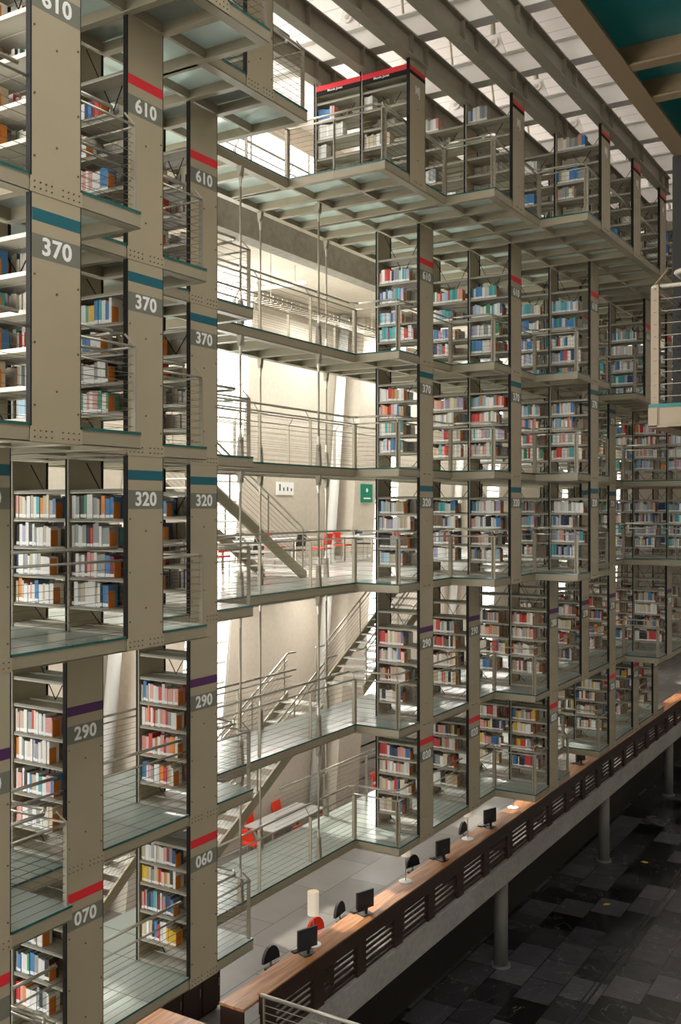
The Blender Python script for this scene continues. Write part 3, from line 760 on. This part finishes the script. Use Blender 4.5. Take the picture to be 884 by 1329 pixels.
for n, (x, y) in enumerate(UT):
    table(x, y, FZ, 2.4, 1.1, 'pale table on the 320 floor in front of the concrete wall, %s one' % ['nearest', 'middle', 'farthest'][n], 'tables on the 320 floor')
    for m, (dx, dy, rz) in enumerate([(-.7, -.8, math.pi), (.6, -.8, math.pi), (-.6, .8, 0), (.7, .8, 0)]):
        c = 'chair_red' if (n+m) % 2 == 0 else 'chair_black'
        chair(x+dx, y+dy, FZ, rz, c, '%s chair at the %s table on the 320 floor, %s' % ('red' if 'red' in c else 'black', ['nearest', 'middle', 'farthest'][n], ['front left', 'front right', 'rear left', 'rear right'][m]), 'chairs on the 320 floor')
# signs on the wall
t = empty('wall_sign', (24.6, YW-.01, EYE+.6), 'white notice with small black pictograms on the concrete wall above the 320 floor', 'sign')
b = MB(); b.box(24.2, 25.1, YW-.03, YW-.002, EYE+.36, EYE+.74, 'white'); build('board', b, t)
b = MB()
for q, h in enumerate((.2, .1, .12, .08)): b.box(24.33+.2*q, 24.39+.2*q, YW-.034, YW-.03, EYE+.48, EYE+.48+h, 'chair_black')
build('pictograms', b, t)
t = empty('exit_sign', (28.5, YW-.56, EYE+.3), 'green emergency sign on the leaning concrete pier', 'sign')
b = MB(); b.box(28.2, 28.95, YW-.58, YW-.55, EYE+.15, EYE+.75, 'green_sign'); build('board', b, t)
b = MB(); b.tube((28.57, YW-.585, EYE+.55), (28.57, YW-.582, EYE+.55), .07, 'white', 10); b.box(28.35, 28.8, YW-.585, YW-.58, EYE+.26, EYE+.31, 'white'); build('pictogram', b, t)
# fluorescent light and cable tray under the upper slab
for n, x in enumerate((17.5, 21.5)):
    t = empty('ceiling_light', (x, 15, EYE+6.1), 'slim fluorescent light hanging under the concrete slab, %s one' % ['nearer', 'farther'][n], 'light', 'slab lights')
    b = MB(); b.box(x-.08, x+.08, 14.2, 16.0, EYE+5.75, EYE+5.8, 'lamp_white'); build('tube', b, t)
    for y in (14.5, 15.7):
        b = MB(); b.tube((x, y, EYE+5.8), (x, y, EYE+6.25), .008, 'steel', 5); build('hanger', b, t)
t = empty('cable_tray', (16, 14.2, EYE+4.9), 'wire cable tray running along the concrete wall under the slab', 'cable tray')
b = MB()
for y in (14.0, 14.4):
    for z in (4.95, 5.1): b.tube((8, y, EYE+z), (34, y, EYE+z), .008, 'steel', 4)
build('side_wires', b, t)
b = MB()
for q in range(130): b.box(8+.2*q, 8.012+.2*q, 14.0, 14.4, EYE+4.945, EYE+4.957, 'steel')
for q in range(130): b.box(8+.2*q, 8.012+.2*q, 13.995, 14.005, EYE+4.945, EYE+5.1, 'steel')
build('cross_wires', b, t)
for x in (10, 15, 20, 25, 30):
    b = MB(); b.tube((x, 14.2, EYE+4.95), (x, 14.2, EYE+6.25), .008, 'steel', 4); build('hanger', b, t)

# columns below
for n, x in enumerate((26.2, 35.9, 45.6, 55.3)):
    t = empty('column', (x, 10.75, 0), 'round grey column holding the mezzanine edge over the dark floor, %s one' % ordn[n], 'column', 'mezzanine columns')
    b = MB(); b.tube((x, 10.75, .06), (x, 10.75, GZ-.66), .2, 'column_grey', 20); build('shaft', b, t, smooth=True)
    b = MB(); b.tube((x, 10.75, 0), (x, 10.75, .06), .27, 'column_grey', 20); build('foot', b, t)
# slot in the dark floor and leaves
b = MB(); b.box(14, 75, 8.02, 8.07, 0, .004, 'chair_black'); b.box(14, 75, 8.17, 8.2, 0, .004, 'chair_black'); struct('trim_3', b)
def ray_floor(px, py, z=0.):
    th = TH; u = (px-442)/1300; d = 1300*(EYE-z)/(py-658); r = u*d
    return (d*math.cos(th)+r*math.sin(th), d*math.sin(th)-r*math.cos(th))
TH = math.radians(31.4)
for n, (px, py) in enumerate([(836, 1120), (789, 1175)]):
    x, y = ray_floor(px, py)
    b = MB()
    for s in range(5):
        a = -1.2+.6*s+n; c = (math.cos(a), math.sin(a)); e = (-c[1]*.05, c[0]*.05); l = .17
        b.quad([(x, y, .006), (x+c[0]*l*.5+e[0], y+c[1]*l*.5+e[1], .03), (x+c[0]*l, y+c[1]*l, .012), (x+c[0]*l*.5-e[0], y+c[1]*l*.5-e[1], .02)], 'leaf')
    o = build('fallen_leaf', b, None, (x, y, 0)); tag(o, 'yellow fallen leaf on the dark floor, the %s one' % ['farther', 'nearer'][n], 'leaf', 'leaves on the dark floor', 'thing')

# ------------------------------------------------------------------ the opposite stack beside the viewer
OY = 2.03
deck(3.6, 10.6, -1.6, OY, ZC['610'], 'shaded steel and glass deck of the opposite stack, overhead', [4.6, 5.22, 6.9, 7.52, 8.8, 9.47], [.98, -.06], False, 'shaded_beam', 'shaded_glass')
deck(3.6, 10.6, -1.6, OY, ZC['MJ'], 'steel and glass deck of the opposite stack, highest one', [4.6, 5.22, 6.9, 7.52, 8.8, 9.47], [.98, -.06])
t370 = deck(7.95, 10.6, -1.6, OY, ZC['370'], 'shaded steel and glass deck of the opposite stack at eye height', [8.8, 9.47], [.98, -.06], False, 'shaded_beam', 'shaded_glass')
railing([(7.95, -1.4), (7.95, OY), (8.80, OY)][::-1], ZC['370']+.105, 'cable railing of the opposite stack at eye height, close to the viewer', grp='opposite railing', pm='shaded_beam', rm='steel_post')
t = empty('bookcase', (9.1, 1.5, ZC['370']+.1), 'dark steel bookcase seen edge-on in the opposite stack', 'bookcase', 'opposite bookcases')
b = MB(); b.box(8.83, 9.45, OY-.03, OY+.012, ZC['370']-.07, ZC['610']-.08, 'paint'); build('end_panel', b, t)
b = MB(); b.box(8.80, 8.83, OY-.06, OY+.012, ZC['370']+.11, ZC['610']-.08, 'paint_dark'); build('edge_channel', b, t)
for z in BOARDS['370']: shelf_part(t, 8.83, .98, OY-.03, ZC['370']+z)
b = MB(); b.box(8.85, 9.43, .965, .99, ZC['370']+.11, ZC['610']-.08, 'paint'); build('upright', b, t)

# ------------------------------------------------------------------ books
SHELVES = {  # book colours along each shelf, far end first, top row first
 ('320', 1, 0): ['wgkGwwgekobb', 'wgwwgkrggwgg', 'kwgwmppwggbm', 'kwgeewwwewkbb'],
 ('320', 1, 1): ['peclwewtoeceb', 'kwlwkwgwweww', 'nwwgwewaewww', 'eoewwpwbweww'],
 ('290', 1, 0): ['wpewgrcwwgwpp', 'owgwcwlgweww', 'wpwkwbewtwpb', 'ppwwgwgwwcc'],
 ('290', 2, 0): ['wbewpwwrwpppwp', 'wporwrewpprgww', 'pprwowprpoow', 'bbwpgwworeew'],
 ('0xx', 2, 0): ['ewwgwewwpmgn', 'yyyegeorcockw', 'prgnkbtgmwrgnnb', 'ccwekbrwwyyyy'],
 ('0xx', 1, 0): ['', 'pwwtwgcw', 'gbwwGbgwwk', 'rpowwwgkgw'],
 ('370', 1, 0): ['rmwwtybtwbw', 'wwwbbwww', 'wwgwwwgwwk', 'twGwpwpGwG'],
 ('610', 1, 0): ['bbwnbmrm', 'wrpw', 'gwwpwpwwbb', 'rppwwce'],
 ('370', 0, 0): ['tewogb', 'bbtwbt', 'bkwbob', 'wawwre'],
 ('610', 0, 0): ['weghkw', 'wcokh', 'hkgoke', 'nkcwno'],
 ('320', 2, 0): ['wpwgwewb', 'ntwgkwn', 'ewknrm', 'wttkhk'],
 ('370', 2, 0): ['wwrtwo', 'wGwwor', 'wewoe', 'wwwgn'],
 ('610', 2, 0): ['attwwe', 'whmeor', 'wtaGbw', 'wwekkb'],
}
PAL = {'MJ': 'wwwpcgweb', '610': 'wwbatwwplnrtawGwgbw', '370': 'wwpplwwtcgarwGboe', '320': 'wgwgaktwwpbenlhe', '290': 'wwpcerwhkpgwcboe', '0xx': 'wcwerpbnkwgcyhwe'}
BKEND = []
BMESH = {}
def book_mesh(code):
    if code not in BMESH:
        b = MB(); m = 'book_' + BOOKCOL[code][0]
        # local: x depth (spine at 0), y thickness, z height, unit size
        b.box(0, 1, 0, 1, 0, .06, m); n0 = len(b.f)
        b = MB()
        b.quad([(0, 0, .05), (0, 0, .20), (0, 1, .20), (0, 1, .05)][::-1], 'label')
        b.quad([(0, 0, .20), (0, 0, 1), (0, 1, 1), (0, 1, .20)][::-1], m); b.quad([(0, 0, 0), (0, 0, .05), (0, 1, .05), (0, 1, 0)][::-1], m)
        b.quad([(0, 0, 0), (1, 0, 0), (1, 0, 1), (0, 0, 1)], m); b.quad([(0, 1, 0), (0, 1, 1), (1, 1, 1), (1, 1, 0)], m)
        for y0, y1 in ((0, .12), (.88, 1)): b.quad([(0, y0, 1), (1, y0, 1), (1, y1, 1), (0, y1, 1)], m)
        b.quad([(.05, .12, .97), (1, .12, .97), (1, .88, .97), (.05, .88, .97)], 'page'); b.quad([(.0, .12, 1), (.05, .12, 1), (.05, .88, 1), (0, .88, 1)], m)
        b.quad([(1, .12, 0), (1, .88, 0), (1, .88, .97), (1, .12, .97)], 'page')
        b.quad([(0, 0, 0), (0, 1, 0), (1, 1, 0), (1, 0, 0)], m)
        me = bpy.data.meshes.new('book'); me.from_pydata(b.v, [], b.f)
        for q in b.mats: me.materials.append(MATS[q])
        me.polygons.foreach_set('material_index', b.m); BMESH[code] = me
    return BMESH[code]
CASE = {('320', 1): '320 case', ('290', 1): 'nearer 290 case', ('290', 2): 'farther 290 case', ('0xx', 2): '060 case', ('0xx', 1): '070 case',
        ('370', 1): 'second 370 case', ('610', 1): 'second 610 case', ('370', 0): 'nearest 370 case', ('610', 0): 'nearest 610 case', ('320', 2): 'second 320 case', ('370', 2): 'third 370 case', ('610', 2): 'third 610 case'}
RW = ['top', 'second', 'third', 'bottom']
cand = []; rest = []
for (L, i, q, y0, y1, zbs, x) in BAYS:
    brd = zbs[:4] if L != 'MJ' else zbs
    for r, z in enumerate(reversed(brd)):
        gap = (zbs[zbs.index(z)+1]-z) if zbs.index(z)+1 < len(zbs) else .37
        hmax = min(.32, gap-.045)
        for side in (0, 1):
            codes = SHELVES.get((L, i, q)) if side == 0 else None
            if codes is not None: codes = codes[r] if r < len(codes) else ''
            near = codes is not None
            if codes is None:
                n = R_.randint(9, 19)
                if L == 'MJ': n = R_.choice([0, 0, 3, 6, 9])
                if side == 1: n = int(n*.9)
                p = PAL[L]; codes = ''
                while len(codes) < n: codes += R_.choice(p) * R_.choice([1, 1, 1, 2, 3])
            ln = y1-y0
            fill = ln*R_.uniform(.62, .76) if near else ln*R_.uniform(.55, .86)
            if len(codes) == 0: continue
            wts = [R_.uniform(.6, 1.5) for _ in codes]; tot = sum(wts)
            tk = min(.062, fill/len(codes))
            y = y1-.005
            hb = hmax*R_.uniform(.78, .94)
            prev = ''
            for j, c in enumerate(codes):
                th = wts[j]/tot*tk*len(codes)
                h = hb*R_.uniform(.93, 1.06) if c == prev else hmax*R_.uniform(.74, .99)
                prev = c; hb = h if h < hmax else hmax
                h = min(h, hmax); dp = R_.uniform(.15, .21)
                xs = x+.045 + R_.uniform(0, .015)
                y -= th
                ent = (x, L, i, q, r, j, c, xs, y, z+.012, dp, th*.96, h, side)
                if side == 0 and near: cand.append(ent)
                else: rest.append(ent)
            if side == 0 and L != 'MJ': BKEND.append((L, i, q, r, x, y-.006, z+.012, hmax*.66))
            elif side == 0 and R_.random() < .5: pass
def visd(e): return e[0]*.8536 + e[8]*.521
ordw = ['first', 'second', 'third', 'fourth', 'fifth', 'sixth', 'seventh', 'eighth', 'ninth', 'tenth', 'eleventh', 'twelfth', 'thirteenth', 'fourteenth', 'fifteenth', 'sixteenth']
# keep the rows that show whole first, then the partly hidden ones
prio = {('370', 2): 1, ('610', 2): 1, ('320', 2): 1}
cand.sort(key=lambda e: (prio.get((e[1], e[2]), 0), visd(e)))
for e in cand[:300]:
    x, L, i, q, r, j, c, xs, y, z, dp, th, h, side = e
    o = bpy.data.objects.new('book', book_mesh(c)); C.objects.link(o)
    o.location = (xs, y, z); o.scale = (dp, th, h)
    bay = '' if K[L][i] < 1 or (L, i) != ('320', 1) else (', panel-side bay' if q == 0 else ', inner bay')
    tag(o, '%s book, %s from left, %s row, %s%s' % (BOOKCOL[c][0], ordw[j], RW[r], CASE[(L, i)], bay), 'book', 'books on the near bookcases')
rest += cand[300:]
V = []; F = []; CL = []
def addq(pts, col):
    n = len(V); V.extend(pts); F.append((n, n+1, n+2, n+3)); CL.append(col)
for e in rest:
    x, L, i, q, r, j, c, xs, y, z, dp, th, h, side = e
    col = BOOKCOL[c][1]; f = R_.uniform(.75, 1.2); col = tuple(min(.85, u*f) for u in col); pg = (.5, .45, .37); lb = (.78, .78, .76)
    if side: xa, xb = x+W-(xs-x), x+W-(xs-x)-dp
    else: xa, xb = xs, xs+dp
    z1 = z+h*.05; z2 = z+h*.20; z3 = z+h
    addq([(xa, y, z), (xa, y+th, z), (xa, y+th, z1), (xa, y, z1)], col)
    addq([(xa, y, z1), (xa, y+th, z1), (xa, y+th, z2), (xa, y, z2)], lb)
    addq([(xa, y, z2), (xa, y+th, z2), (xa, y+th, z3), (xa, y, z3)], col)
    addq([(xa, y, z), (xb, y, z), (xb, y, z3), (xa, y, z3)], col); addq([(xa, y+th, z), (xa, y+th, z3), (xb, y+th, z3), (xb, y+th, z)], col)
    addq([(xa, y, z3), (xb, y, z3), (xb, y+th, z3), (xa, y+th, z3)], pg); addq([(xb, y, z), (xb, y+th, z), (xb, y+th, z3), (xb, y, z3)], pg)
def stuff_mesh(name, label, cat, V, F, CL):
    me = bpy.data.meshes.new(name); me.from_pydata(V, [], F); at = me.color_attributes.new('Col', 'FLOAT_COLOR', 'CORNER')
    buf = []
    for c in CL: buf += [c[0], c[1], c[2], 1.]*4
    at.data.foreach_set('color', buf); me.materials.append(MATS['book_mix'])
    o = bpy.data.objects.new(name, me); C.objects.link(o); tag(o, label, cat, None, 'stuff'); return o
stuff_mesh('books', 'rows of many coloured books filling the farther bookcases', 'books', V, F, CL)
# orange bookends
BKEND.sort(key=lambda e: (e[4]*.8536+e[5]*.521))
BAYN = ['panel-side bay', 'second bay', 'third bay', 'fourth bay', 'fifth bay', 'sixth bay']
be_me = None; b = MB()
b.box(0, .115, -.004, .004, 0, 1, 'orange'); b.box(0, .115, .004, .09, 0, .006, 'orange')
me = bpy.data.meshes.new('bookend'); me.from_pydata(b.v, [], b.f); me.materials.append(MATS['orange'])
for e in BKEND[:290]:
    L, i, q, r, x, y, z, h = e
    o = bpy.data.objects.new('bookend', me); C.objects.link(o); o.location = (x+.05, y, z); o.scale = (1, 1, h)
    sg = sign(L, i) if not (L == '0xx' and i == 0) else 'red banded'
    tag(o, 'orange bookend, %s book row, %s, %s row %s case' % (RW[r], BAYN[q], ROWNAME[i], sg), 'bookend', 'orange bookends')
V = []; F = []; CL = []
for e in BKEND[290:]:
    L, i, q, r, x, y, z, h = e; xa = x+.05; xb = x+.165; cc = (.62, .20, .015)
    addq([(xa, y-.004, z), (xb, y-.004, z), (xb, y-.004, z+h), (xa, y-.004, z+h)], cc); addq([(xa, y+.004, z), (xa, y+.004, z+h), (xb, y+.004, z+h), (xb, y+.004, z)], cc)
    addq([(xa, y-.004, z), (xa, y-.004, z+h), (xa, y+.004, z+h), (xa, y+.004, z)], cc); addq([(xa, y-.004, z+h), (xb, y-.004, z+h), (xb, y+.004, z+h), (xa, y+.004, z+h)], cc)
if F: stuff_mesh('bookends', 'small orange bookends on the farthest bookcases', 'bookends', V, F, CL)

# ------------------------------------------------------------------ light
wd = bpy.data.worlds.new('sky'); SC.world = wd; wd.use_nodes = True
bg = wd.node_tree.nodes['Background']; bg.inputs[0].default_value = (1.0, .985, .955, 1); bg.inputs[1].default_value = 3.0
def light(name, typ, loc, rot, energy, size=None, col=(1, 1, 1), size_y=None, **kw):
    l = bpy.data.lights.new(name, typ); l.energy = energy; l.color = col
    if size:
        l.size = size
        if size_y: l.shape = 'RECTANGLE'; l.size_y = size_y
    for k2, v in kw.items(): setattr(l, k2, v)
    o = bpy.data.objects.new(name, l); C.objects.link(o); o.location = loc; o.rotation_euler = rot; return o
WINL = 34
for n in range(len(PIER)-1):
    x0, x1 = PIER[n][1], PIER[n+1][0]
    light('window_daylight', 'AREA', ((x0+x1)/2, YW+.9, EYE-1.7), (math.radians(-90), 0, 0), WINL*(x1-x0)*15, x1-x0, (1, .98, .94), 15)
light('clerestory_daylight', 'AREA', (39.5, YW+.9, EYE+9.3), (math.radians(-66), 0, 0), 6000, 70, (1, .98, .95), 4)
for n, x in enumerate((9.5, 13.5, 17.5, 21.5, 25.5, 29.5, 33.5, 37.5)):
    light('slab_fill', 'AREA', (x, 15.1, EYE+5.74), (0, 0, 0), 210, .16, (1, .98, .93), 1.8)  # added fill in place of daylight, mostly away from the fluorescent fixtures
    light('underslab_fill', 'AREA', (x, 15.1, ZC['320']-.4), (0, 0, 0), 110, .16, (1, .93, .85), 1.8)  # added fill below the slab, with no fixture behind it
light('entrance_fill', 'AREA', (-7, 13, 14), (math.radians(90), 0, math.radians(-90)), 5600, 13, (1, .985, .96), 18)  # added fill behind the made-up end window, brightens the shelves
s = light('sun', 'SUN', (0, 40, 60), (math.radians(-61), 0, math.radians(-16)), 9.0, col=(1, .95, .85)); s.data.angle = math.radians(1.5)

# ------------------------------------------------------------------ camera
cam = bpy.data.cameras.new('camera'); co = bpy.data.objects.new('camera', cam); C.objects.link(co)
co.location = (0, 0, EYE); co.rotation_euler = (math.pi/2, 0, TH-math.pi/2)
cam.sensor_width = 36; cam.lens = 1300/1329*36; cam.shift_y = -6.5/1329; cam.clip_end = 300; cam.clip_start = .05
SC.camera = co
SC.view_settings.view_transform = 'Standard'; SC.view_settings.look = 'None'; SC.view_settings.gamma = 1; SC.view_settings.use_curve_mapping = False
SC.view_settings.exposure = 0.1
SC.cycles.use_denoising = True
SC.cycles.max_bounces = 10; SC.cycles.diffuse_bounces = 6; SC.cycles.transmission_bounces = 8; SC.cycles.transparent_max_bounces = 16
SC.cycles.sample_clamp_indirect = 8
